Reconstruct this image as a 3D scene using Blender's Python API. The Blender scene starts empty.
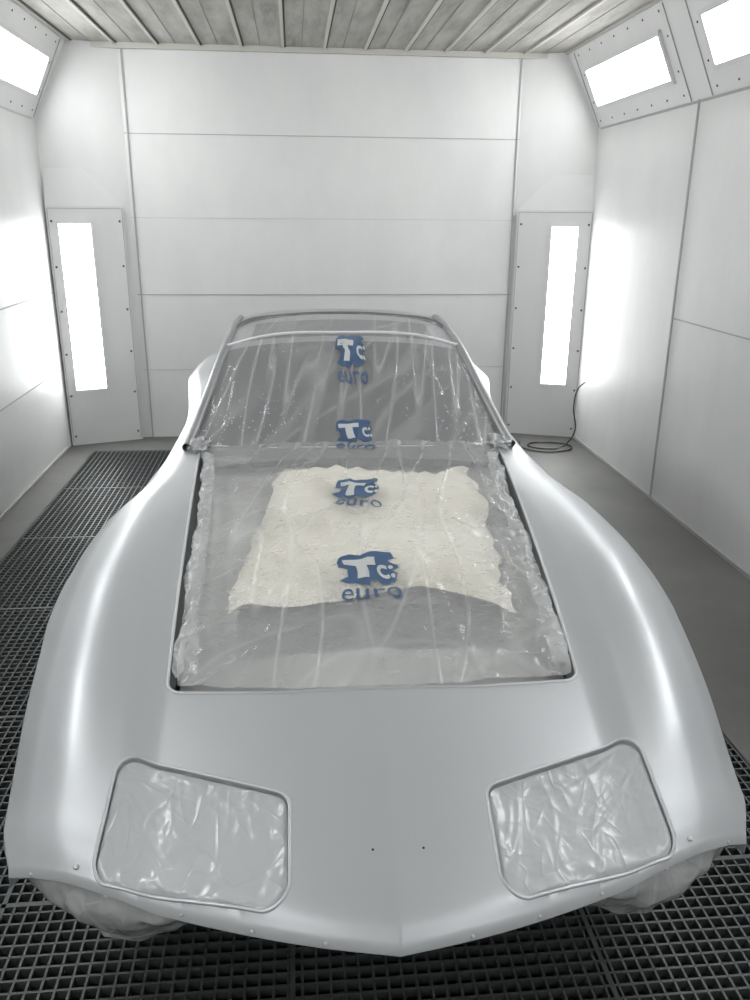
import bpy, bmesh, random
import numpy as np
from math import *
from mathutils import Vector, Matrix, noise
random.seed(4)
S=bpy.context.scene
COL=S.collection

# ------------------------------------------------------------------ helpers
def new_mat(name, base=(.5,.5,.5), rough=.5, metal=0., spec=.5):
    m=bpy.data.materials.new(name); m.use_nodes=True
    b=m.node_tree.nodes['Principled BSDF']
    b.inputs['Base Color'].default_value=(*base,1)
    b.inputs['Roughness'].default_value=rough
    b.inputs['Metallic'].default_value=metal
    b.inputs['Specular IOR Level'].default_value=spec
    return m
def nd(m,t,**kw):
    n=m.node_tree.nodes.new(t)
    for k,v in kw.items():
        if k in n.inputs: n.inputs[k].default_value=v
        else: setattr(n,k,v)
    return n
def lk(m,a,b): m.node_tree.links.new(a,b)
def ramp(m,fac,stops):
    r=m.node_tree.nodes.new('ShaderNodeValToRGB')
    e=r.color_ramp.elements
    while len(e)<len(stops): e.new(.5)
    for i,(p,c) in enumerate(stops):
        e[i].position=p; e[i].color=(*c,1) if len(c)==3 else c
    lk(m,fac,r.inputs['Fac']); return r
def coords(m,scale=(1,1,1),rot=0.):
    t=nd(m,'ShaderNodeTexCoord'); mp=nd(m,'ShaderNodeMapping')
    mp.vector_type='POINT'
    src=t.outputs['Object']
    if rot:
        m0=nd(m,'ShaderNodeMapping'); m0.inputs['Rotation'].default_value=(0,0,rot); lk(m,src,m0.inputs['Vector']); src=m0.outputs['Vector']
    mp.inputs['Scale'].default_value=scale
    lk(m,src,mp.inputs['Vector']); return mp.outputs['Vector']
def mth(m,op,a,b=None):
    n=nd(m,'ShaderNodeMath',operation=op)
    for i,x in enumerate((a,b)):
        if x is None: continue
        if isinstance(x,(int,float)): n.inputs[i].default_value=x
        else: lk(m,x,n.inputs[i])
    return n.outputs[0]
def bump(m,h,strength=.3,dist=.01,prev=None):
    b=nd(m,'ShaderNodeBump'); b.inputs['Strength'].default_value=strength; b.inputs['Distance'].default_value=dist
    lk(m,h,b.inputs['Height'])
    if prev: lk(m,prev,b.inputs['Normal'])
    return b.outputs['Normal']
def mesh_obj(name,verts,faces,mats=(),parent=None,smooth=False,mi=None,sharp=None):
    me=bpy.data.meshes.new(name)
    me.from_pydata([tuple(map(float,v)) for v in verts],[],[tuple(map(int,f)) for f in faces])
    for m in mats: me.materials.append(m)
    if mi is not None: me.polygons.foreach_set('material_index',np.array(mi,dtype=np.int32))
    if smooth: me.shade_smooth()
    if sharp: me.set_sharp_from_angle(angle=radians(sharp))
    me.update()
    o=bpy.data.objects.new(name,me); COL.objects.link(o)
    if parent: o.parent=parent
    return o
class B:
    """collects boxes / prisms in one mesh"""
    def __init__(s): s.v=[];s.f=[];s.m=[]
    def box(s,c,size,ax=None,mi=0):
        ax=ax or (Vector((1,0,0)),Vector((0,1,0)),Vector((0,0,1)))
        c=Vector(c);k=len(s.v)
        for dx in (-.5,.5):
            for dy in (-.5,.5):
                for dz in (-.5,.5): s.v.append(c+ax[0]*dx*size[0]+ax[1]*dy*size[1]+ax[2]*dz*size[2])
        for q in ((0,1,3,2),(4,6,7,5),(0,4,5,1),(2,3,7,6),(0,2,6,4),(1,5,7,3)):
            s.f.append([k+i for i in q]); s.m.append(mi)
    def dome(s,c,r,n,mi=0,seg=8):
        n=Vector(n).normalized();a=n.orthogonal().normalized();b=n.cross(a);c=Vector(c);k=len(s.v)
        for h,rr in ((0,1),(.45,.8),(.62,.3)):
            for i in range(seg):
                t=2*pi*i/seg; s.v.append(c+n*r*h+(a*cos(t)+b*sin(t))*r*rr)
        for j in range(2):
            for i in range(seg):
                s.f.append([k+j*seg+i,k+j*seg+(i+1)%seg,k+(j+1)*seg+(i+1)%seg,k+(j+1)*seg+i]);s.m.append(mi)
        s.f.append([k+2*seg+i for i in range(seg)]);s.m.append(mi)
    def make(s,name,mats,parent=None):
        return mesh_obj(name,s.v,s.f,mats,parent,mi=s.m)
def grid_faces(nr,nc):
    f=[]
    for i in range(nr-1):
        for j in range(nc-1):
            a=i*nc+j; f.append((a,a+1,a+nc+1,a+nc))
    return f
def herm(x,xs,ys):
    xs=np.array(xs,float);ys=np.array(ys,float);x=np.clip(np.asarray(x,float),xs[0],xs[-1])
    d=np.diff(ys)/np.diff(xs);m=np.zeros(len(xs));m[0]=d[0];m[-1]=d[-1]
    for i in range(1,len(xs)-1):
        m[i]=0 if d[i-1]*d[i]<=0 else 2*d[i-1]*d[i]/(d[i-1]+d[i])
    k=np.clip(np.searchsorted(xs,x,side='right')-1,0,len(xs)-2)
    h=xs[k+1]-xs[k];t=(x-xs[k])/h
    return ((2*t**3-3*t**2+1)*ys[k]+(t**3-2*t**2+t)*h*m[k]+(-2*t**3+3*t**2)*ys[k+1]+(t**3-t**2)*h*m[k+1])
def sdf_poly(px,py,poly):
    d=np.full(px.shape,1e9);ins=np.zeros(px.shape,bool);n=len(poly)
    for i in range(n):
        ax,ay=poly[i];bx,by=poly[(i+1)%n]
        ex,ey=bx-ax,by-ay;wx,wy=px-ax,py-ay
        t=np.clip((wx*ex+wy*ey)/(ex*ex+ey*ey),0,1)
        d=np.minimum(d,np.hypot(wx-ex*t,wy-ey*t))
        c=((ay>py)!=(by>py)); 
        xi=(bx-ax)*(py-ay)/(by-ay if by!=ay else 1e-9)+ax
        ins^=(c&(px<xi))
    return np.where(ins,-d,d)
def nz(x,y,z=0.): return noise.noise(Vector((x,y,z)))
def ridge(x,y,z=0.): return 1-abs(noise.noise(Vector((x,y,z))))*2.2
def crease(x,y,z=0.,k=5): return max(0.,1-abs(noise.noise(Vector((x,y,z))))*2.2)**k

# ------------------------------------------------------------------ materials
def wall_material(name,c1,c2,rough=.42,spec=.35):
    m=new_mat(name,c1,rough,0,spec)
    b=m.node_tree.nodes['Principled BSDF']
    v=coords(m,(.9,.9,.5))
    n=nd(m,'ShaderNodeTexNoise',Scale=1.3,Detail=6.,Roughness=.6); lk(m,v,n.inputs['Vector'])
    r=ramp(m,n.outputs['Fac'],[(.3,c1),(.7,c2)]); lk(m,r.outputs['Color'],b.inputs['Base Color'])
    n2=nd(m,'ShaderNodeTexNoise',Scale=7.,Detail=3.); lk(m,v,n2.inputs['Vector'])
    lk(m,bump(m,n2.outputs['Fac'],.12,.02),b.inputs['Normal'])
    return m
M_wall=wall_material('booth_wall_paint',(.71,.71,.71),(.81,.81,.805),.42)
M_trim=new_mat('seam_grey',(.42,.42,.42),.6)
M_panel=wall_material('panel_paint',(.68,.68,.68),(.75,.75,.75),.5)
M_bolt=new_mat('bolt_dark',(.10,.10,.10),.4,.6)
M_floor=wall_material('concrete_floor',(.11,.11,.105),(.17,.17,.16),.55,.5)
M_grate=new_mat('grate_steel',(.12,.13,.13),.5,.4)
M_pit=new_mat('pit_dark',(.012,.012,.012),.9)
M_ceil=new_mat('ceiling_filter',(.4,.4,.37),.9)
b=M_ceil.node_tree.nodes['Principled BSDF'];v=coords(M_ceil,(3,.5,1))
n=nd(M_ceil,'ShaderNodeTexNoise',Scale=3.,Detail=8.,Roughness=.7);lk(M_ceil,v,n.inputs['Vector'])
r=ramp(M_ceil,n.outputs['Fac'],[(.3,(.28,.27,.25)),(.5,(.42,.41,.38)),(.75,(.54,.53,.50))]);lk(M_ceil,r.outputs['Color'],b.inputs['Base Color'])
def emis(name,s,c=(1,1,1)):
    m=new_mat(name,(.9,.9,.9),.3);b=m.node_tree.nodes['Principled BSDF']
    b.inputs['Emission Color'].default_value=(*c,1);b.inputs['Emission Strength'].default_value=s
    return m
M_lamp=emis('lamp_diffuser',14.8,(.98,1,1)); M_tube=emis('lamp_diffuser_tall',17.,(.98,1,1))

# ------------------------------------------------------------------ room
XL,XR,YB,YD,YF=-2.0,2.554,7.49,7.27,-3.0
X1,X2=-1.36,1.944; ZB,ZC=2.645,3.216; IN=.277
def slab(name,p,q,z0,z1,mat,th=.1):
    p=Vector((*p,0));q=Vector((*q,0));d=(q-p);L=d.length;d.normalize();n=Vector((-d.y,d.x,0))
    o=B();o.box((p+q)/2+n*th/2+Vector((0,0,(z0+z1)/2)),(L,th,z1-z0),(d,n,Vector((0,0,1))))
    return o.make(name,[mat])
slab('wall_left',(XL,YF),(XL,YD),0,ZB,M_wall)
slab('wall_corner_left',(XL-.06,YD-.02),(X1,YB),0,ZC,M_wall)
slab('wall_back',(X1,YB),(X2,YB),0,ZC,M_wall)
slab('wall_corner_right',(X2,YB),(XR+.06,YD-.02),0,ZC,M_wall)
slab('wall_right',(XR,YD),(XR,YF),0,ZB,M_wall)
slab('wall_front',(XR,YF),(XL,YF),0,ZC,M_wall)
def slope(side):
    xs=XL if side<0 else XR; d=Vector((-side*IN,0,ZC-ZB)); L=d.length; d.normalize()
    yv=Vector((0,1,0)); n=Vector((-side*(ZC-ZB),0,-IN)).normalized()
    return xs,d,yv,n,L
for side,nm in ((-1,'left'),(1,'right')):
    xs,d,yv,n,L=slope(side)
    o=B();c=Vector((xs,(YF+YD+.1)/2,ZB))+d*L/2-n*.04
    o.box(c,(L+.02,YD+.1-YF,.08),(d,yv,n));o.make('wall_%s_slope'%nm,[M_wall])
o=B();o.box(((XL+XR)/2,(YF+YB)/2,ZC+.05),(XR-XL,YB-YF,.1));o.make('ceiling',[M_ceil])
o=B()
x=XL+IN+.02
while x<XR-IN:
    o.box((x,(YF+YB)/2,ZC-.008),(.022,YB-YF-.05,.016),mi=0)
    o.box((x+.018,(YF+YB)/2,ZC-.003),(.012,YB-YF-.05,.008),mi=1)
    o.box((x+.15,(YF+YB)/2,ZC-.001),(.004,YB-YF-.05,.004),mi=2)
    x+=.331
o.box(((XL+XR)/2,YB-.04,ZC-.02),(X2-X1+.6,.05,.04),mi=0)
o.make('trim_ceiling',[new_mat('ceiling_bar',(.56,.55,.51),.6),new_mat('ceiling_gap',(.08,.075,.07),.9),new_mat('ceiling_fold',(.28,.27,.24),.9)])
GX0,GX1,GY0,GY1=-1.76,1.66,-1.0,7.03
o=B()
o.box(((XL+GX0)/2,(YF+YB)/2,-.05),(GX0-XL,YB-YF,.1));o.box(((XR+GX1)/2,(YF+YB)/2,-.05),(XR-GX1,YB-YF,.1))
o.box(((GX0+GX1)/2,(GY1+YB)/2,-.05),(GX1-GX0,YB-GY1,.1));o.box(((GX0+GX1)/2,(GY0+YF)/2,-.05),(GX1-GX0,GY0-YF,.1))
o.make('floor',[M_floor])
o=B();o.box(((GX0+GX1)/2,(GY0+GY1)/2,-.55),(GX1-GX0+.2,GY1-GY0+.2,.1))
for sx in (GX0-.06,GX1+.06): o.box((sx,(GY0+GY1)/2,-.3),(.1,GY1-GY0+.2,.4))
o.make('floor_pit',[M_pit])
o=B();P=.0385
nx=int((GX1-GX0)/P);ny=int((GY1-GY0)/P)
for i in range(nx+1): o.box((GX0+.004+i*P,(GY0+GY1)/2,-.0165),(.0065,GY1-GY0,.031))
for j in range(ny+1): o.box(((GX0+GX1)/2,GY0+.004+j*P,-.016),(GX1-GX0,.0065,.030))
x=GX0
while x<=GX1+.01:
    o.box((x,(GY0+GY1)/2,-.0155),(.014,GY1-GY0,.031)); x+=.855
for y in np.arange(GY0,GY1+.01,1.0): o.box(((GX0+GX1)/2,y,-.0155),(GX1-GX0,.014,.031))
o.make('floor_grate',[M_grate])
o=B()
for x in (-.9,.1,.95): o.box((x,(GY0+GY1)/2,-.10),(.05,GY1-GY0,.12))
o.make('grate_support_beam',[new_mat('beam',(.10,.10,.10),.7)])
def seams(name,lst,mat=M_trim):
    o=B()
    for c,s in lst: o.box(c,s)
    o.make(name,[mat])
cx=(X1+X2)/2
M_trim2=new_mat('seam_faint',(.58,.58,.58),.6)
seams('trim_back',[((cx,YB-.003,2.564),(X2-X1,.006,.006)),((cx,YB-.003,1.276),(X2-X1,.006,.007)),
   ((X1+.03,YB-.006,ZC/2),(.010,.012,ZC)),((X2-.02,YB-.006,ZC/2),(.010,.012,ZC))])
seams('trim_back_joint',[((cx,YB-.002,1.91),(X2-X1,.004,.004)),((cx,YB-.002,.62),(X2-X1,.004,.005))],M_trim2)
seams('trim_left',[((XL+.003,2.1,1.319),(.006,10.2,.008)),((XL+.003,2.1,.68),(.006,10.2,.006)),((XL+.003,4.2,ZB/2),(.006,.01,ZB))])
seams('trim_right',[((XR-.003,1.3,1.30),(.006,8.3,.008)),((XR-.005,5.45,ZB/2),(.010,.014,ZB)),((XR-.003,2.1,ZB-.01),(.006,10.2,.015))])
seams('trim_left_top',[((XL+.003,2.1,ZB-.01),(.006,10.2,.015))],M_trim2)
seams('baseboard_right',[((XR-.006,2.1,.012),(.012,10.2,.024))]);seams('baseboard_left',[((XL+.006,2.1,.012),(.012,10.2,.024))])

def slope_light(side,y0,y1):
    xs,d,yv,n,L=slope(side)
    a=(2.795-ZB)/(ZC-ZB)*L;bb=(3.045-ZB)/(ZC-ZB)*L
    o=B();org=Vector((xs,0,ZB));yc=(y0+y1)/2
    c=org+d*(a+bb)/2+yv*yc
    fw=.03
    o.box(c+n*.004,(bb-a,y1-y0,.006),(d,yv,n),mi=1)
    o.box(c+d*((bb-a)/2+fw/2)+n*.010,(fw,y1-y0+2*fw,.02),(d,yv,n));o.box(c-d*((bb-a)/2+fw/2)+n*.010,(fw,y1-y0+2*fw,.02),(d,yv,n))
    for s in (-1,1): o.box(c+yv*s*((y1-y0)/2+fw/2)+n*.010,(bb-a,fw,.02),(d,yv,n))
    for s in (-1,1): o.box(c+yv*s*((y1-y0)/2+.16)+n*.003,(L-.03,.006,.006),(d,yv,n),mi=3)
    for k in range(7):
        yy=y0-.08+(y1-y0+.16)*k/6
        for t in (.05,L-.06): o.dome(org+d*t+yv*yy+n*.001,.008,n,mi=2)
    for s in (-1,1):
        for t in (.2,.42): o.dome(org+d*t+yv*(yc+s*((y1-y0)/2+.10)),.008,n,mi=2)
    o.make('ceiling_light',[M_panel,M_lamp,M_bolt,M_trim])
for side in (-1,1):
    for y0,y1 in ((5.72,7.08),(3.75,5.12),(1.75,3.12),(-.30,1.07),(-2.35,-.98)): slope_light(side,y0,y1)
def corner_light(p,q,w0,w1,l0,l1,flip):
    p=Vector((*p,0));q=Vector((*q,0));d=(q-p).normalized();n=Vector((d.y,-d.x,0));zv=Vector((0,0,1))
    o=B();t=.05
    def bx(a,b_,z0,z1,th,mi=0,off=0): o.box(p+d*(a+b_)/2+n*(off+th/2)+zv*(z0+z1)/2,(b_-a,th,z1-z0),(d,n,zv),mi)
    bx(w0,l0,0,2.0,t);bx(l1,w1,0,2.0,t);bx(l0,l1,0,.49,t);bx(l0,l1,1.86,2.0,t)
    bx(l0,l1,.49,1.86,.01,1,.025)
    for a,b_,z0,z1 in ((l0-.025,l0,.465,1.885),(l1,l1+.025,.465,1.885),(l0,l1,.465,.49),(l0,l1,1.86,1.885)): bx(a,b_,z0,z1,.010,0,t)
    for a in (w0+.012,w1-.012): bx(a-.003,a+.003,.02,1.98,.002,3,t)
    bx(w0+.012,w1-.012,1.976,1.982,.002,3,t)
    for k in range(6):
        for a in (w0+.035,w1-.035): o.dome(p+d*a+n*t+zv*(.08+k*.36),.010,n,mi=2)
    k=len(o.v)
    a,b_=w0,w1
    for (aa,zz,nn) in ((a,2.0,0),(b_,2.0,0),(b_,2.0,t),(a,2.0,t)): o.v.append(p+d*aa+n*nn+zv*zz)
    hh=.28
    if flip: e,f=a+.28,b_-.02
    else: e,f=a+.02,b_-.28
    for (aa,zz) in ((e,2.0+hh),(f,2.0+hh)): o.v.append(p+d*aa+n*.004+zv*zz)
    o.f+= [[k+3,k+2,k+5,k+4],[k,k+3,k+4],[k+2,k+1,k+5]];o.m+=[0,0,0]
    o.make('wall_light',[M_panel,M_tube,M_bolt,M_trim])
Ld=hypot(X1-XL,YB-YD)
corner_light((XL,YD),(X1,YB),.0,Ld-.07,.085,.335,False)
corner_light((X2,YB),(XR,YD),.03,Ld-.0,.335,.555,True)
def tube(name,pts,r,mat,parent=None,cyc=False,poly=False):
    c=bpy.data.curves.new(name,'CURVE');c.dimensions='3D';c.bevel_depth=r;c.bevel_resolution=3
    if poly:
        s=c.splines.new('POLY');s.points.add(len(pts)-1)
        for q,p in zip(s.points,pts): q.co=(*p,1)
    else:
        s=c.splines.new('BEZIER');s.bezier_points.add(len(pts)-1)
        for bp,p in zip(s.bezier_points,pts):
            bp.co=p;bp.handle_left_type=bp.handle_right_type='AUTO'
    s.use_cyclic_u=cyc;s.use_smooth=True
    c.materials.append(mat);o=bpy.data.objects.new(name,c);COL.objects.link(o)
    if parent:o.parent=parent
    return o
M_blk=new_mat('black_rubber',(.015,.015,.015),.5)
tube('power_cable',[(2.545,7.0,.56),(2.50,7.03,.50),(2.46,7.0,.34),(2.47,6.95,.12),(2.38,6.92,.012),(2.2,6.8,.01),(2.05,6.95,.01),(2.25,7.02,.01),(2.42,6.86,.012),(2.2,6.7,.01),(1.98,6.85,.01),(2.0,7.05,.01)],.006,M_blk)

# ------------------------------------------------------------------ CAR
car=bpy.data.objects.new('car',None);COL.objects.link(car)
car.location=(.180,1.24,0);car.rotation_euler=(0,0,-.024)
M_paint=new_mat('silver_primer',(.56,.575,.595),.36,.42,.5)
bb_=M_paint.node_tree.nodes['Principled BSDF'];v=coords(M_paint)
n=nd(M_paint,'ShaderNodeTexNoise',Scale=2.,Detail=4.);lk(M_paint,v,n.inputs['Vector'])
r=ramp(M_paint,n.outputs['Fac'],[(.3,(.35,.35,.35)),(.7,(.40,.40,.40))]);lk(M_paint,r.outputs['Color'],bb_.inputs['Roughness'])
M_dark=new_mat('bay_dark',(.15,.155,.16),.6)
M_pock=new_mat('lamp_pocket_grey',(.34,.345,.35),.5)
M_pillar=new_mat('pillar_grey',(.33,.34,.35),.35,.3)
def film_mat(name,opacity,col=(.8,.8,.81),s1=(7,1.2,3),s2=(4,4,4),rough=.14,drops=False,cs=.35,bs=.5,bdist=.02,thin=18.,cb=.35,det=1.,fine=0.,dist=.3):
    m=new_mat(name,col,rough,0,.6);nt=m.node_tree;b=nt.nodes['Principled BSDF'];out=nt.nodes['Material Output']
    def line(scale,rot,sc,thin):
        n1=nd(m,'ShaderNodeTexNoise',Scale=sc,Detail=det,Distortion=dist);lk(m,coords(m,scale,rot),n1.inputs['Vector'])
        a=mth(m,'ABSOLUTE',mth(m,'SUBTRACT',n1.outputs['Fac'],.5))
        c=mth(m,'SUBTRACT',1.,mth(m,'MULTIPLY',a,thin));c=mth(m,'MAXIMUM',c,0.)
        return mth(m,'POWER',c,1.5)
    c1=line(s1,.12,1.,thin);c2=line(s2,.7,1.,thin*1.15)
    cr=mth(m,'MAXIMUM',c1,mth(m,'MULTIPLY',c2,.6))
    lo=nd(m,'ShaderNodeTexNoise',Scale=1.,Detail=2.);lk(m,coords(m,tuple(x*1.3 for x in s2),.3),lo.inputs['Vector'])
    h=mth(m,'ADD',mth(m,'MULTIPLY',cr,cb),lo.outputs['Fac'])
    if fine:
        vo=nd(m,'ShaderNodeTexVoronoi',Scale=1.);vo.feature='F1'
        wn=nd(m,'ShaderNodeTexNoise',Scale=9.,Detail=2.);lk(m,coords(m),wn.inputs['Vector'])
        mxv=nd(m,'ShaderNodeMixRGB');mxv.inputs['Fac'].default_value=.45;lk(m,coords(m,(20,11,12),.25),mxv.inputs['Color1']);
        sc=nd(m,'ShaderNodeVectorMath',operation='SCALE');lk(m,wn.outputs['Color'],sc.inputs[0]);sc.inputs['Scale'].default_value=9.
        lk(m,sc.outputs[0],mxv.inputs['Color2']);lk(m,mxv.outputs['Color'],vo.inputs['Vector'])
        h=mth(m,'ADD',h,mth(m,'MULTIPLY',vo.outputs['Distance'],fine))
    lk(m,bump(m,h,bs,bdist),b.inputs['Normal'])
    fac=mth(m,'MINIMUM',mth(m,'ADD',mth(m,'MULTIPLY',cr,cs),opacity),1.)
    if drops:
        vd=nd(m,'ShaderNodeTexVoronoi',Scale=48.);lk(m,coords(m,(1,.7,1)),vd.inputs['Vector'])
        r2=ramp(m,vd.outputs['Distance'],[(.10,(1,1,1)),(.22,(0,0,0))])
        nn=nd(m,'ShaderNodeTexNoise',Scale=3.);lk(m,coords(m),nn.inputs['Vector'])
        r3=ramp(m,nn.outputs['Fac'],[(.44,(0,0,0)),(.56,(.8,.8,.8))])
        fac=mth(m,'MAXIMUM',mth(m,'MULTIPLY',r2.outputs['Color'],r3.outputs['Color']),fac)
    tr=nd(m,'ShaderNodeBsdfTransparent');mx=nd(m,'ShaderNodeMixShader')
    if opacity<1:
        lk(m,fac,mx.inputs[0]);lk(m,tr.outputs[0],mx.inputs[1]);lk(m,b.outputs[0],mx.inputs[2]);lk(m,mx.outputs[0],out.inputs['Surface'])
    return m
M_film=film_mat('masking_film_clear',.33,(.76,.765,.77),s1=(7,1.0,2),s2=(4,2,3),cs=.10,bs=.5,thin=24.,rough=.15,fine=.5,dist=0.,det=0.)
M_filmw=film_mat('masking_film_windscreen',.18,s1=(11,.7,.8),s2=(6,.9,1.2),drops=True,cs=.20,bs=.45,thin=10.,rough=.15,fine=.3,dist=0.,det=0.)
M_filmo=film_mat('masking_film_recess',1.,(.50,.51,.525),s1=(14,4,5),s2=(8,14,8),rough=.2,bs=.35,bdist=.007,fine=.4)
M_fold=film_mat('masking_film_folds',.50,(.56,.57,.58),s1=(12,8,10),s2=(10,12,10),rough=.17,bdist=.010,fine=.4)
M_skirt=film_mat('masking_film_skirt',.88,(.48,.485,.49),s1=(8,8,3),s2=(10,10,6),rough=.17,bdist=.012,fine=.6)

def y0f(x): return herm(np.abs(x),[0,.15,.3,.5,.7,.86,1.0],[0,.03,.07,.14,.215,.28,.34])
S_hw=([0,.1,.3,.6,.95,1.3,1.65,1.9,2.1,2.5,3.0,3.5,4.0,4.5,5.2],[.86,.90,.925,.945,.96,.965,.95,.91,.875,.845,.845,.885,.95,.95,.84])
S_zk=([0,.05,.15,.3,.5,.8,1.1,1.5,1.9,2.3,2.8,3.4,3.9,4.4,4.9,5.2],[.585,.62,.665,.735,.81,.885,.92,.93,.935,.955,.965,.99,1.05,1.05,.96,.80])
S_zc=([0,.03,.07,.15,.3,.62,1.2,1.8,2.3,3,4.5,4.9,5.2],[.570,.602,.622,.651,.70,.785,.87,.93,.968,.97,.97,.93,.78])
rows=np.concatenate([np.arange(0,.75,.0065),np.arange(.75,2.45,.0125),np.arange(2.45,5.21,.04)])
nt=301;tf=np.linspace(-1,1,nt)
F_=np.abs(tf)
hw=herm(rows,*S_hw);zk=herm(rows,*S_zk);zc=herm(rows,*S_zc)
side=[(.35,.010,1),(.55,.014,1),(.7,.012,1),(.8,.004,1),(.88,-.01,1),(.95,-.03,1),(1.,-.05,1)]
ns=len(side)
NC=nt+2*ns;NR=len(rows)
X=np.zeros((NR,NC));Y=np.zeros((NR,NC));Z=np.zeros((NR,NC))
WY1,WY2=1.2,4.15
def zrow(f,zc_,zk_,bl): return herm(f,[0,.35,.58,.70,.82,.92,1.0],[zc_,zc_-.003,zc_-.010+.2*(zk_-zc_),zc_+.60*(zk_-zc_),zk_,zk_-.012-.016*bl,zk_-.035-.065*bl])
for i,s in enumerate(rows):
    bl=float(herm(s,[0,.3,2.2],[.0,1,.7]))
    zz=zrow(F_,zc[i],zk[i],bl)
    x=tf*hw[i]; y=s+y0f(x)*max(0,1-s/2)
    X[i,ns:ns+nt]=x;Y[i,ns:ns+nt]=y;Z[i,ns:ns+nt]=zz
    ze=zz[-1];ye=y[-1]
    low=float(herm(ye,[.28,.45,.7,4.6,5.2],[.53,.49,.27,.27,.45]))
    for W in (WY1,WY2):
        dd=.43**2-(ye-W)**2
        if dd>0: low=max(low,.37+sqrt(dd))
    low=min(low,ze-.03)
    for k,(f,dx,_) in enumerate(side):
        zv=ze+(low-ze)*f
        for sg,col in ((-1,ns-1-k),(1,ns+nt+k)):
            X[i,col]=sg*(hw[i]+dx*bl);Y[i,col]=ye;Z[i,col]=zv
wr=[]
for dz,dy in ((.018,.0),(.034,.008),(.045,.035)):
    xr=X[0].copy()*(1-dy*.5);yr=Y[0]+dy-.006*(dz<.02);zr=np.maximum(Z[0]-dz,np.minimum(Z[0],.50))
    wr.append((xr,yr,zr))
X=np.vstack([w[0] for w in wr[::-1]]+[X]);Y=np.vstack([w[1] for w in wr[::-1]]+[Y]);Z=np.vstack([w[2] for w in wr[::-1]]+[Z])
NR=X.shape[0]
HR=.04
HOOD=[(-.515,.685),(-.25,.660),(0,.652),(.25,.660),(.505,.685),(.630,2.33),(.35,2.27),(0,2.25),(-.35,2.27),(-.630,2.33)]
def lamp_poly(sg,r): 
    pts=[(.228+r,.335-r),(.640-r,.463-r*1.2),(.650-r,.195+r*.8),(.225+r,.086+r)]
    p=[(sg*a,b_) for a,b_ in pts];return p if sg>0 else p[::-1]
LR=.045
def allsdf(X,Y):
    a=sdf_poly(X,Y,HOOD)-HR
    b_=np.minimum(sdf_poly(X,Y,lamp_poly(1,LR)),sdf_poly(X,Y,lamp_poly(-1,LR)))-LR
    return a,b_
top=np.zeros_like(X,bool);top[3:,ns:ns+nt]=True
for it in range(2):
    for idx in (0,1):
        e=1e-4
        d=allsdf(X,Y)[idx];gx=(allsdf(X+e,Y)[idx]-d)/e;gy=(allsdf(X,Y+e)[idx]-d)/e
        cell=.0055 if idx==0 else .0038
        m=top&(np.abs(d)<cell)
        X=np.where(m,X-d*gx,X);Y=np.where(m,Y-d*gy,Y)
sh,sl=allsdf(X,Y)
Z=Z-np.where(top,np.where(sh<-1e-3,.15,0),0)
Z=Z-np.where(top,np.where(sl<-1e-3,.04,0),0)
fl=grid_faces(NR,NC)
idx=np.array(fl);fx=lambda A:A.reshape(-1)[idx].mean(1)
fmn=lambda A:A.reshape(-1)[idx].min(1)
topf=fx(top.astype(float))>.99
mi=np.where(topf&(fmn(sh)<-1e-3),1,np.where(topf&(fmn(sl)<-1e-3),2,0))
mesh_obj('body_shell',np.stack([X,Y,Z],-1).reshape(-1,3),fl,[M_paint,M_dark,M_pock],car,smooth=True,mi=mi,sharp=50)
def ztop(x,y):
    s=y;yo=float(y0f(np.array([x]))[0])
    for _ in range(10): s=y-yo*max(0,1-s/2)
    h=float(herm(s,*S_hw));f=min(1,abs(x)/h)
    return float(zrow(f,float(herm(s,*S_zc)),float(herm(s,*S_zk)),float(herm(s,[0,.3,2.2],[.0,1,.7]))))
def rounded(poly,r,step=.008):
    """outline of poly (any orientation) offset outward by r, sampled"""
    n=len(poly);A=sum(poly[i][0]*poly[(i+1)%n][1]-poly[(i+1)%n][0]*poly[i][1] for i in range(n))
    if A<0: poly=poly[::-1]
    out=[]
    for i in range(n):
        p0,p1,p2=Vector(poly[i-1]),Vector(poly[i]),Vector(poly[(i+1)%n])
        n1=Vector(((p1-p0).y,-(p1-p0).x)).normalized();n2=Vector(((p2-p1).y,-(p2-p1).x)).normalized()
        a1=atan2(n1.y,n1.x);a2=atan2(n2.y,n2.x)
        da=(a2-a1+pi)%(2*pi)-pi
        if da>=0:
            k=max(2,int(da*r/step*1.5)+1)
            for j in range(k+1):
                a=a1+da*j/k;out.append(p1+Vector((cos(a),sin(a)))*r)
        else: out.append(p1+(n1+n2).normalized()*r)
        q=p2+n2*r;s0=out[-1];L=(q-s0).length;m=int(L/step)
        for j in range(1,m): out.append(s0.lerp(q,j/m))
    return out
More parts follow.
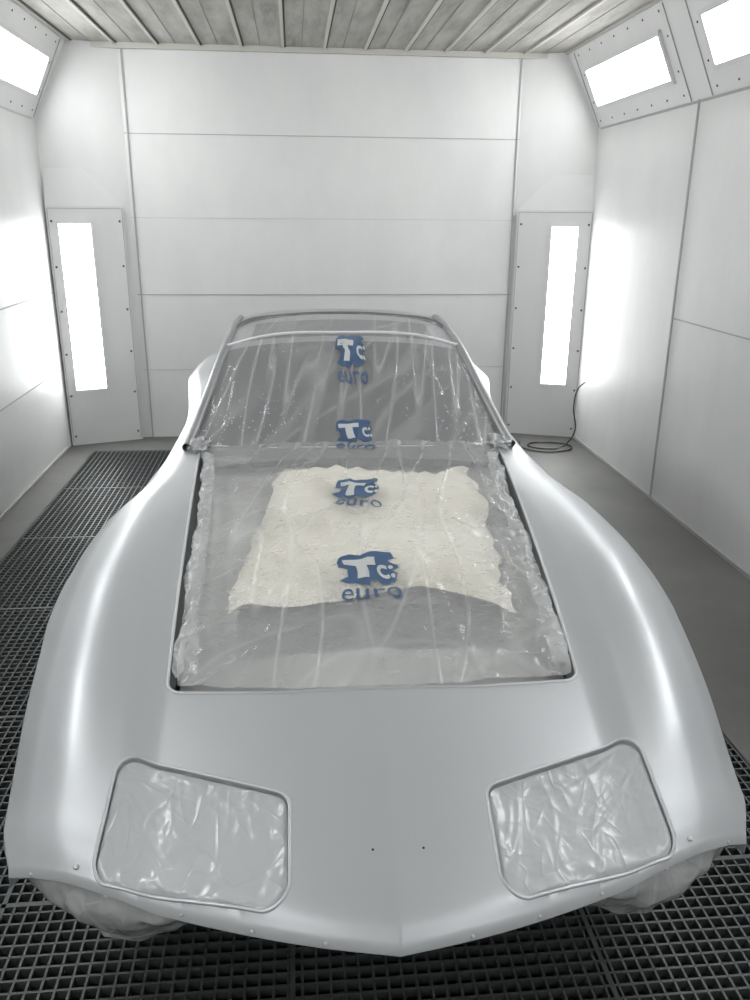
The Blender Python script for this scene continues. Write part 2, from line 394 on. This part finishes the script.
for sg,nm in ((-1,'l'),(1,'r')):
    ol=rounded(lamp_poly(sg,LR),LR+.0015)
    tube('lamp_pocket_lip_'+nm,[(p.x,p.y,ztop(p.x,p.y)-.0008) for p in ol],.0042,M_paint,car,cyc=True,poly=True)
    inner=rounded(lamp_poly(sg,LR),LR-.004,.005)
    n=len(inner);cen=sum(inner,Vector((0,0)))/n;K=46
    V=[];mi=[]
    for k in range(K+1):
        t=k/K
        for p in inner:
            q=cen.lerp(p,max(t,.004));d=(p-q).length;x,y=q.x,q.y
            e=max(0,1-d/.055)
            th=atan2(y-(.50),x-sg*.70);rad=hypot(y-.50,x-sg*.70)
            fade=min(1,max(0,(rad-.05)/.1))*max(0,min(1,(.42-rad)/.25))
            w=.006*nz(x*5,y*5,2.+sg)+(.0030*crease(th*6+nz(x*6,y*6)*.5,rad*2.5,1.3+sg,3)+.0015*crease(th*13,rad*3,4.+sg,3))*fade
            w+=.002*crease(x*8,y*6,5.+sg,4)
            w+=(.006*ridge(x*17,y*17,5.)+.003*nz(x*45,y*45))*e**1.3
            w+=.005*crease(x*10-sg*y*3,y*3,9.,3)*exp(-((abs(x)-.29)/.04)**2)
            V.append((x,y,ztop(x,y)-.010-.008*(1-e)+w*min(1,d/.010+.2)))
    f=[]
    for k in range(K):
        for j in range(n): f.append((k*n+j,k*n+(j+1)%n,(k+1)*n+(j+1)%n,(k+1)*n+j))
    mesh_obj('lamp_pocket_film_'+nm,V,f,[M_filmo],car,smooth=True)
ol=rounded(HOOD,HR+.0015,.012)
tube('hood_opening_lip',[(p.x,p.y,ztop(p.x,p.y)-.0012) for p in ol],.005,M_paint,car,cyc=True,poly=True)

# greenhouse --------------------------------------------------------------
G_t=([2.15,2.35,2.8,3.28,3.6,4.0,4.3,4.6,5.0],[.93,.985,1.155,1.305,1.345,1.375,1.36,1.25,1.0])
G_w=([2.15,2.35,2.8,3.28,3.6,4.0,4.3,4.6,5.0],[.71,.72,.68,.635,.63,.62,.62,.62,.62])
def gz(f,y): return float(herm(y,*G_t))-.035*f*f-.02*f**6
ys=np.arange(2.2,5.01,.03);cols=41
V=[];mi=[]
tt=np.linspace(-1,1,cols)
for y in ys:
    w=float(herm(y,*G_w));zt=gz(1,y)
    k=float(herm(y,[2.2,2.45,2.9],[0.,.2,1.]))
    zs=.90; a=w+.01+.12*k
    sd=[(a+.02,zs),(a,zs+.05*k),(w+(a-w)*.45,zs+.05*k+(max(zt,.95)-.95)*.55)]
    for xx,z_ in sd: V.append((-xx,y,z_))
    for t in tt: V.append((t*w,y,gz(abs(t),y)))
    for xx,z_ in sd[::-1]: V.append((xx,y,z_))
nc=cols+6
fl=grid_faces(len(ys),nc)
M_glass=new_mat('windscreen_masked',(.10,.105,.11),.3)
M_top=new_mat('roof_grey',(.36,.37,.38),.35,.3)
for f in fl:
    i,j=divmod(f[0],nc);y=ys[i]
    inner=3<=j<cols+2
    if inner:
        if y<3.24: mi.append(1)
        elif y<3.31: mi.append(2)
        elif y<3.72: mi.append(1 if 6<j<cols-2 else 2)
        elif y<4.40: mi.append(2)
        else: mi.append(1)
    else: mi.append(1 if 2.6<y<4.0 and j in (1,2,cols+2,cols+3) else 0)
mesh_obj('greenhouse',V,fl,[M_paint,M_glass,M_top],car,smooth=True,mi=mi)
for sg in (-1,1):
    tube('windscreen_pillar_%s'%('l' if sg<0 else 'r'),[(sg*.73,2.32,.965),(sg*.715,2.45,1.005),(sg*.68,2.8,1.12),(sg*.642,3.28,1.262),(sg*.635,3.6,1.30),(sg*.63,3.95,1.325),(sg*.635,4.3,1.29),(sg*.645,4.7,1.10)],.022,M_pillar,car)
tube('windscreen_header',[(-.635,3.28,1.272),(-.4,3.30,1.325),(0,3.31,1.338),(.4,3.30,1.325),(.635,3.28,1.272)],.008,new_mat('header_white',(.82,.82,.83),.3),car)
tube('roof_hoop',[(-.63,3.70,1.30),(-.56,3.80,1.338),(-.4,3.86,1.357),(0,3.90,1.372),(.4,3.86,1.357),(.56,3.80,1.338),(.63,3.70,1.30)],.014,M_dark,car)

def zb(y): return float(herm(y,*S_zc))
def fw(y): return float(herm(y,[.6,.68,.9,2.2,2.36,2.8,3.28,3.95],[.505,.53,.548,.642,.71,.675,.625,.60]))
V=[];mi=[];nr,nc=90,60
for i in range(nr):
    y=.66+1.64*i/(nr-1)
    for j in range(nc):
        t=-1+2*j/(nc-1);x=t*fw(y)*1.0
        z=zb(y)-.095+.015*nz(x*3,y*3,2)+.004*nz(x*11,y*11,4)
        z-=.04*exp(-((y-1.02+.08*t*t)/.09)**2)
        V.append((x,y,z))
M_cover=new_mat('engine_bay_cover',(.40,.40,.395),.6)
bc=M_cover.node_tree.nodes['Principled BSDF'];v=coords(M_cover)
n=nd(M_cover,'ShaderNodeTexNoise',Scale=2.2,Detail=3.);lk(M_cover,v,n.inputs['Vector'])
r=ramp(M_cover,n.outputs['Fac'],[(.35,(.27,.27,.265)),(.6,(.45,.45,.44))]);lk(M_cover,r.outputs['Color'],bc.inputs['Base Color'])
M_rad=new_mat('radiator_support',(.17,.175,.18),.5)
fl=grid_faces(nr,nc)
for f in fl:
    i,j=divmod(f[0],nc);y=.66+1.64*i/(nr-1);t=-1+2*j/(nc-1)
    mi.append(1 if .90-.06*t*t<y<1.14-.07*t*t and abs(t)<.74 else 0)
mesh_obj('engine_bay_cover',V,fl,[M_cover,M_rad],car,smooth=True,mi=mi)
V=[];nr,nc=110,90
for i in range(nr):
    v_=i/(nr-1)
    for j in range(nc):
        u=-1+2*j/(nc-1)
        y=1.05+1.05*v_ +.07*(1-u*u)*(1-v_)+.20*nz(u*1.5,v_*2)*(1 if v_>.5 else .15)+.05*nz(u*9,3.)*v_
        cxp=.015+.08*v_;w=.45+(-.03)*v_+.10*nz(v_*3,7.+(3 if u>0 else 0))+.03*nz(v_*14,2.)*(1 if u>0 else .5)
        x=cxp+u*w
        ed=max(0,abs(u)-.8)/.2
        z=zb(y)-.030+.026*nz(x*2.6,y*2.6,9)+.012*ridge(x*3+y*2,y*2-x*2,3.)-.012-.02*(1-v_)**6-.03*ed*ed
        V.append((x,y,max(min(z,zb(y)-.018),zb(y)-.078)))
M_paper=new_mat('masking_paper',(.80,.76,.66),.7)
bp=M_paper.node_tree.nodes['Principled BSDF'];v=coords(M_paper)
n=nd(M_paper,'ShaderNodeTexNoise',Scale=3.,Detail=3.);lk(M_paper,v,n.inputs['Vector'])
r=ramp(M_paper,n.outputs['Fac'],[(.35,(.64,.60,.50)),(.52,(.84,.80,.69)),(.7,(.90,.87,.78))]);lk(M_paper,r.outputs['Color'],bp.inputs['Base Color'])
mesh_obj('masking_paper',V,grid_faces(nr,nc),[M_paper],car,smooth=True)

def film_base(x,y):
    f=min(1,abs(x)/fw(y))
    a=zb(y)-.004-.008*f**4
    g=gz(f,y)+.016
    if y<2.2: z=a
    elif y<2.42: 
        t=(y-2.2)/.22;t=t*t*(3-2*t);z=a*(1-t)+g*t
    else: z=g
    return z
def film_z(x,y):
    z=film_base(x,y);f=min(1,abs(x)/fw(y))
    if y<2.3:
        w=.008*nz(x*2.0+1,y*2.0,1)+.007*crease(x*4+y*1.0,y*.9-x*.5,6.,5)+.005*crease(x*3-y*4,y*1.5,2.,6)+.005*crease(x*9-y*1.5,y*1.2,12.,5)
        edge=max(0,f-.84)/.16
        w+=edge*(.011*ridge(x*15,y*10,3.)+.004*nz(x*45,y*40,1.))
        fr=max(0,1-(y-.62)/.14);fr=min(fr,1);w+=fr*(.008*ridge(x*9,y*12,8.)*abs(f)**1+.002*nz(x*30,y*30)-.002)
    else:
        w=.014*crease(x*5+.4*nz(x*2,y*1.5),y*.6,4.,4)+.007*crease(x*12,y*1.0,2.,5)+.003*nz(x*3,y*3)
        if y>3.15: w*=.5
    return z+w*.8
nr,nc=330,150
V=[];mi=[]
ysf=np.linspace(.617,3.80,nr)
for i in range(nr):
    y0_=ysf[i]
    for j in range(nc):
        t=-1+2*j/(nc-1)
        y=y0_+ (.006*nz(t*6,1.7)+.034*t*t)*max(0,1-i/14)
        w=fw(y)*(1+.010*nz(y*10,3.+t))
        x=t*w; V.append((x,y,film_z(x,y)))
fl=grid_faces(nr,nc);mi=[0 if ysf[f[0]//nc]<2.32 else 1 for f in fl]
mesh_obj('masking_film',V,fl,[M_film,M_filmw],car,smooth=True,mi=mi)
def strip(name,path,width,amp,mat,seed,up=.0):
    V=[];n=len(path);m=9
    P=[Vector(p) for p in path]
    L=0
    for i,p in enumerate(P):
        d=(P[min(i+1,n-1)]-P[max(i-1,0)]);d.z=0;d.normalize();s=Vector((-d.y,d.x,0))
        if i: L+=(p-P[i-1]).length
        for j in range(m):
            u=j/(m-1)
            ww=width*(1+.9*nz(L*5,seed)+.3*nz(L*18,seed))
            q=p+s*ww*(u-.3)
            V.append((q.x,q.y,p.z+up+amp*(ridge(L*9+u*2,u*1.5,seed)-.5)+amp*.3*nz(L*40,u*4,seed)-.018*abs(u-.4)))
    return mesh_obj(name,V,grid_faces(n,m),[mat],car,smooth=True)
def pathy(sg,y0_,y1_,off,n=160):
    out=[]
    for i in range(n):
        y=y0_+(y1_-y0_)*i/(n-1);x=sg*(fw(y)+off);out.append((x,y,zb(y)-.006))
    return out
strip('film_edge_l',pathy(-1,.70,2.3,-.03),.05,.007,M_fold,1.)
strip('film_edge_r',pathy(1,2.3,.70,-.03),.05,.007,M_fold,2.)
for sg in (-1,1):
    V=[];R_,C_=40,30
    for i in range(R_):
        for j in range(C_):
            a=i/(R_-1)*pi;b_=j/(C_-1)*2*pi
            rr=1+.5*nz(cos(b_)*sin(a)*2.2+sg*5,sin(b_)*sin(a)*2.2,cos(a)*2.2)
            V.append((sg*.68+.045*sin(a)*cos(b_)*rr,2.34+.09*sin(a)*sin(b_)*rr,.975+.025*cos(a)*rr))
    mesh_obj('film_bunch_%s'%('l' if sg<0 else 'r'),V,grid_faces(R_,C_),[M_fold],car,smooth=True)

M_ink=new_mat('film_print_blue',(.055,.11,.215),.35)
M_inkw=new_mat('film_print_white',(.54,.56,.56),.35)
def drape(name,me,cxl,cyl,sx,sy,mat,lift,rot=0.):
    bm=bmesh.new();bm.from_mesh(me)
    xs=[v.co.x for v in bm.verts];yy=[v.co.y for v in bm.verts]
    mx,my=(min(xs)+max(xs))/2,(min(yy)+max(yy))/2;W=max(xs)-min(xs);Hh=max(yy)-min(yy)
    for v in bm.verts:
        a=(v.co.x-mx)/W*sx;b_=(v.co.y-my)/Hh*sy
        v.co=Vector((cxl+a*cos(rot)-b_*sin(rot),cyl+a*sin(rot)+b_*cos(rot),0))
    for k in range(int(sx*1.3/.010)+2):
        g=bm.verts[:]+bm.edges[:]+bm.faces[:];bmesh.ops.bisect_plane(bm,geom=g,plane_co=(cxl-sx*.65+k*.010,0,0),plane_no=(1,0,0))
    for k in range(int(sy*1.3/.012)+2):
        g=bm.verts[:]+bm.edges[:]+bm.faces[:];bmesh.ops.bisect_plane(bm,geom=g,plane_co=(0,cyl-sy*.65+k*.012,0),plane_no=(0,1,0))
    for v in bm.verts: 
        x,y=v.co.x+.014*nz(v.co.x*11,v.co.y*11,3.),v.co.y+.018*nz(v.co.x*13,v.co.y*13,9.)
        v.co=(x,y,film_z(x,y)+lift)
    m2=bpy.data.meshes.new(name);bm.to_mesh(m2);bm.free();m2.materials.append(mat)
    o=bpy.data.objects.new(name,m2);COL.objects.link(o);o.parent=car
def text_mesh(t,bold=0.):
    c=bpy.data.curves.new('t','FONT');c.body=t;c.offset=bold;c.resolution_u=3
    o=bpy.data.objects.new('t',c);COL.objects.link(o);bpy.context.view_layer.update()
    me=bpy.data.meshes.new_from_object(o.evaluated_get(bpy.context.evaluated_depsgraph_get()))
    bpy.data.objects.remove(o);return me
def poly_mesh(pts):
    me=bpy.data.meshes.new('blob');me.from_pydata([(a,b_,0) for a,b_ in pts],[],[list(range(len(pts)))]);return me
BLOB=[(-.46,.44),(-.30,.50),(-.1,.44),(.1,.52),(.44,.50),(.50,.34),(.38,.26),(.50,.14),(.52,-.02),(.40,-.08),(.48,-.2),(.40,-.46),(.18,-.52),(.1,-.38),(0,-.42),(-.02,-.54),(-.36,-.50),(-.5,-.36),(-.36,-.22),(-.38,-.04),(-.52,.02),(-.5,.26)]
TEE=[(-.5,.5),(.5,.5),(.5,.18),(.18,.18),(.18,-.5),(-.16,-.5),(-.16,.18),(-.5,.18)]
T_C=text_mesh('c:',.02);T_E=text_mesh('euro',.0)
for k,(lx,ly,hh,rot,w) in enumerate([(.008,1.115,.235,.03,.195),(.0,1.75,.22,-.12,.175),(.02,2.34,.18,.0,.165),(.03,2.97,.45,0.,.155),]):
    drape('print_block_%d'%k,poly_mesh(BLOB),lx,ly+hh*.28,w,hh*.85,M_ink,.004,rot)
    drape('print_t_%d'%k,poly_mesh(TEE),lx-.022,ly+hh*.26,w*.56,hh*.52,M_inkw,.006,rot)
    drape('print_c_%d'%k,T_C,lx+.056,ly+hh*.20,w*.26,hh*.34,M_inkw,.006,rot)
    drape('print_euro_%d'%k,T_E,lx,ly-hh*.34,w*1.02,hh*.25,M_ink,.004,rot)

# lower masking skirt
path=[]
for y in np.linspace(.95,.34,30): path.append((-float(herm(y,[.28,.4,.6,.95],[.84,.885,.91,.92])),y))
for x in np.linspace(-.85,.85,170): path.append((x,float(y0f(np.array([x]))[0])+.02))
for y in np.linspace(.34,.95,30): path.append((float(herm(y,[.28,.4,.6,.95],[.84,.885,.91,.92])),y))
V=[];m=22;L=0
for i,(x,y) in enumerate(path):
    a=path[max(i-1,0)];c_=path[min(i+1,len(path)-1)];d=Vector((c_[0]-a[0],c_[1]-a[1],0)).normalized();nn=Vector((-d.y,d.x,0))
    if i: L+=hypot(x-path[i-1][0],y-path[i-1][1])
    corner=exp(-((abs(x)-.66)/.26)**2) if y<.6 else .6
    for j in range(m):
        u=j/(m-1);z=.535-(.09+.10*corner)*u
        inset=.004+u*(.26-.20*corner)
        bul=.035*corner*sin(pi*min(1,u*1.2))
        w=.012*ridge(L*8,u*1.5,3.)+.010*nz(L*22,u*3,1.)
        q=Vector((x,y,z))+nn*(inset-bul-w*min(1,u*4))
        V.append((q.x,q.y,q.z+.012*nz(L*20,u*4,7.)*min(1,u*3)))
mesh_obj('masking_skirt',V,grid_faces(len(path),m),[M_skirt],car,smooth=True)
o=B()
for x in (-.80,-.62,-.45,-.30,-.15,.15,.30,.45,.62,.80):
    y=float(y0f(np.array([x]))[0]);o.dome((x,y-.004,.560),.005,(0,-1,.5))
o.make('bumper_screw',[M_paint],car)
o=B()
for x,y in ((-.045,.175),(.065,.175),(-.69,.228),(.69,.228)):
    o.dome((x,y,ztop(x,y)-.001),.0035 if abs(x)<.2 else .008,(0,-.3,1),mi=0 if abs(x)<.2 else 1)
o.make('nose_hole',[M_blk,M_paint],car)
def wheel(name,x,y):
    prof=[(.0,-.05),(.16,-.06),(.20,-.10),(.30,-.115),(.35,-.10),(.37,-.06),(.372,0),(.37,.06),(.35,.10),(.30,.115),(.20,.10),(.16,.06),(.0,.05)]
    V=[];seg=48
    for k in range(seg):
        t=2*pi*k/seg
        for r_,xx in prof: V.append((x+xx,y+r_*cos(t),.372+r_*sin(t)))
    n=len(prof);f=[]
    for k in range(seg):
        for j in range(n-1): f.append((k*n+j,k*n+j+1,((k+1)%seg)*n+j+1,((k+1)%seg)*n+j))
    mesh_obj(name,V,f,[M_blk],car,smooth=True)
for k,(x,y) in enumerate(((-.76,WY1),(.76,WY1),(-.76,WY2),(.76,WY2))): wheel('wheel_%d'%(k+1),x,y)

# ------------------------------------------------------------------ world, camera
w=bpy.data.worlds.new('w');S.world=w;w.use_nodes=True
w.node_tree.nodes['Background'].inputs[0].default_value=(.05,.05,.05,1)
S.view_settings.view_transform='Standard'
f,p,psi,roll,H=820,.335,.097,.008,1.95
Fv=Vector((sin(psi)*cos(p),cos(psi)*cos(p),-sin(p)));R=Vector((cos(psi),-sin(psi),0));U=R.cross(Fv)
R2=R*cos(roll)+U*sin(roll);U2=U*cos(roll)-R*sin(roll)
cd=bpy.data.cameras.new('camera');cam=bpy.data.objects.new('camera',cd);COL.objects.link(cam)
cd.sensor_fit='HORIZONTAL';cd.sensor_width=36;cd.lens=36*f/750
M=Matrix((R2,U2,-Fv)).transposed().to_4x4();M.translation=Vector((0,0,H));cam.matrix_world=M
cd.clip_start=.02
S.camera=cam
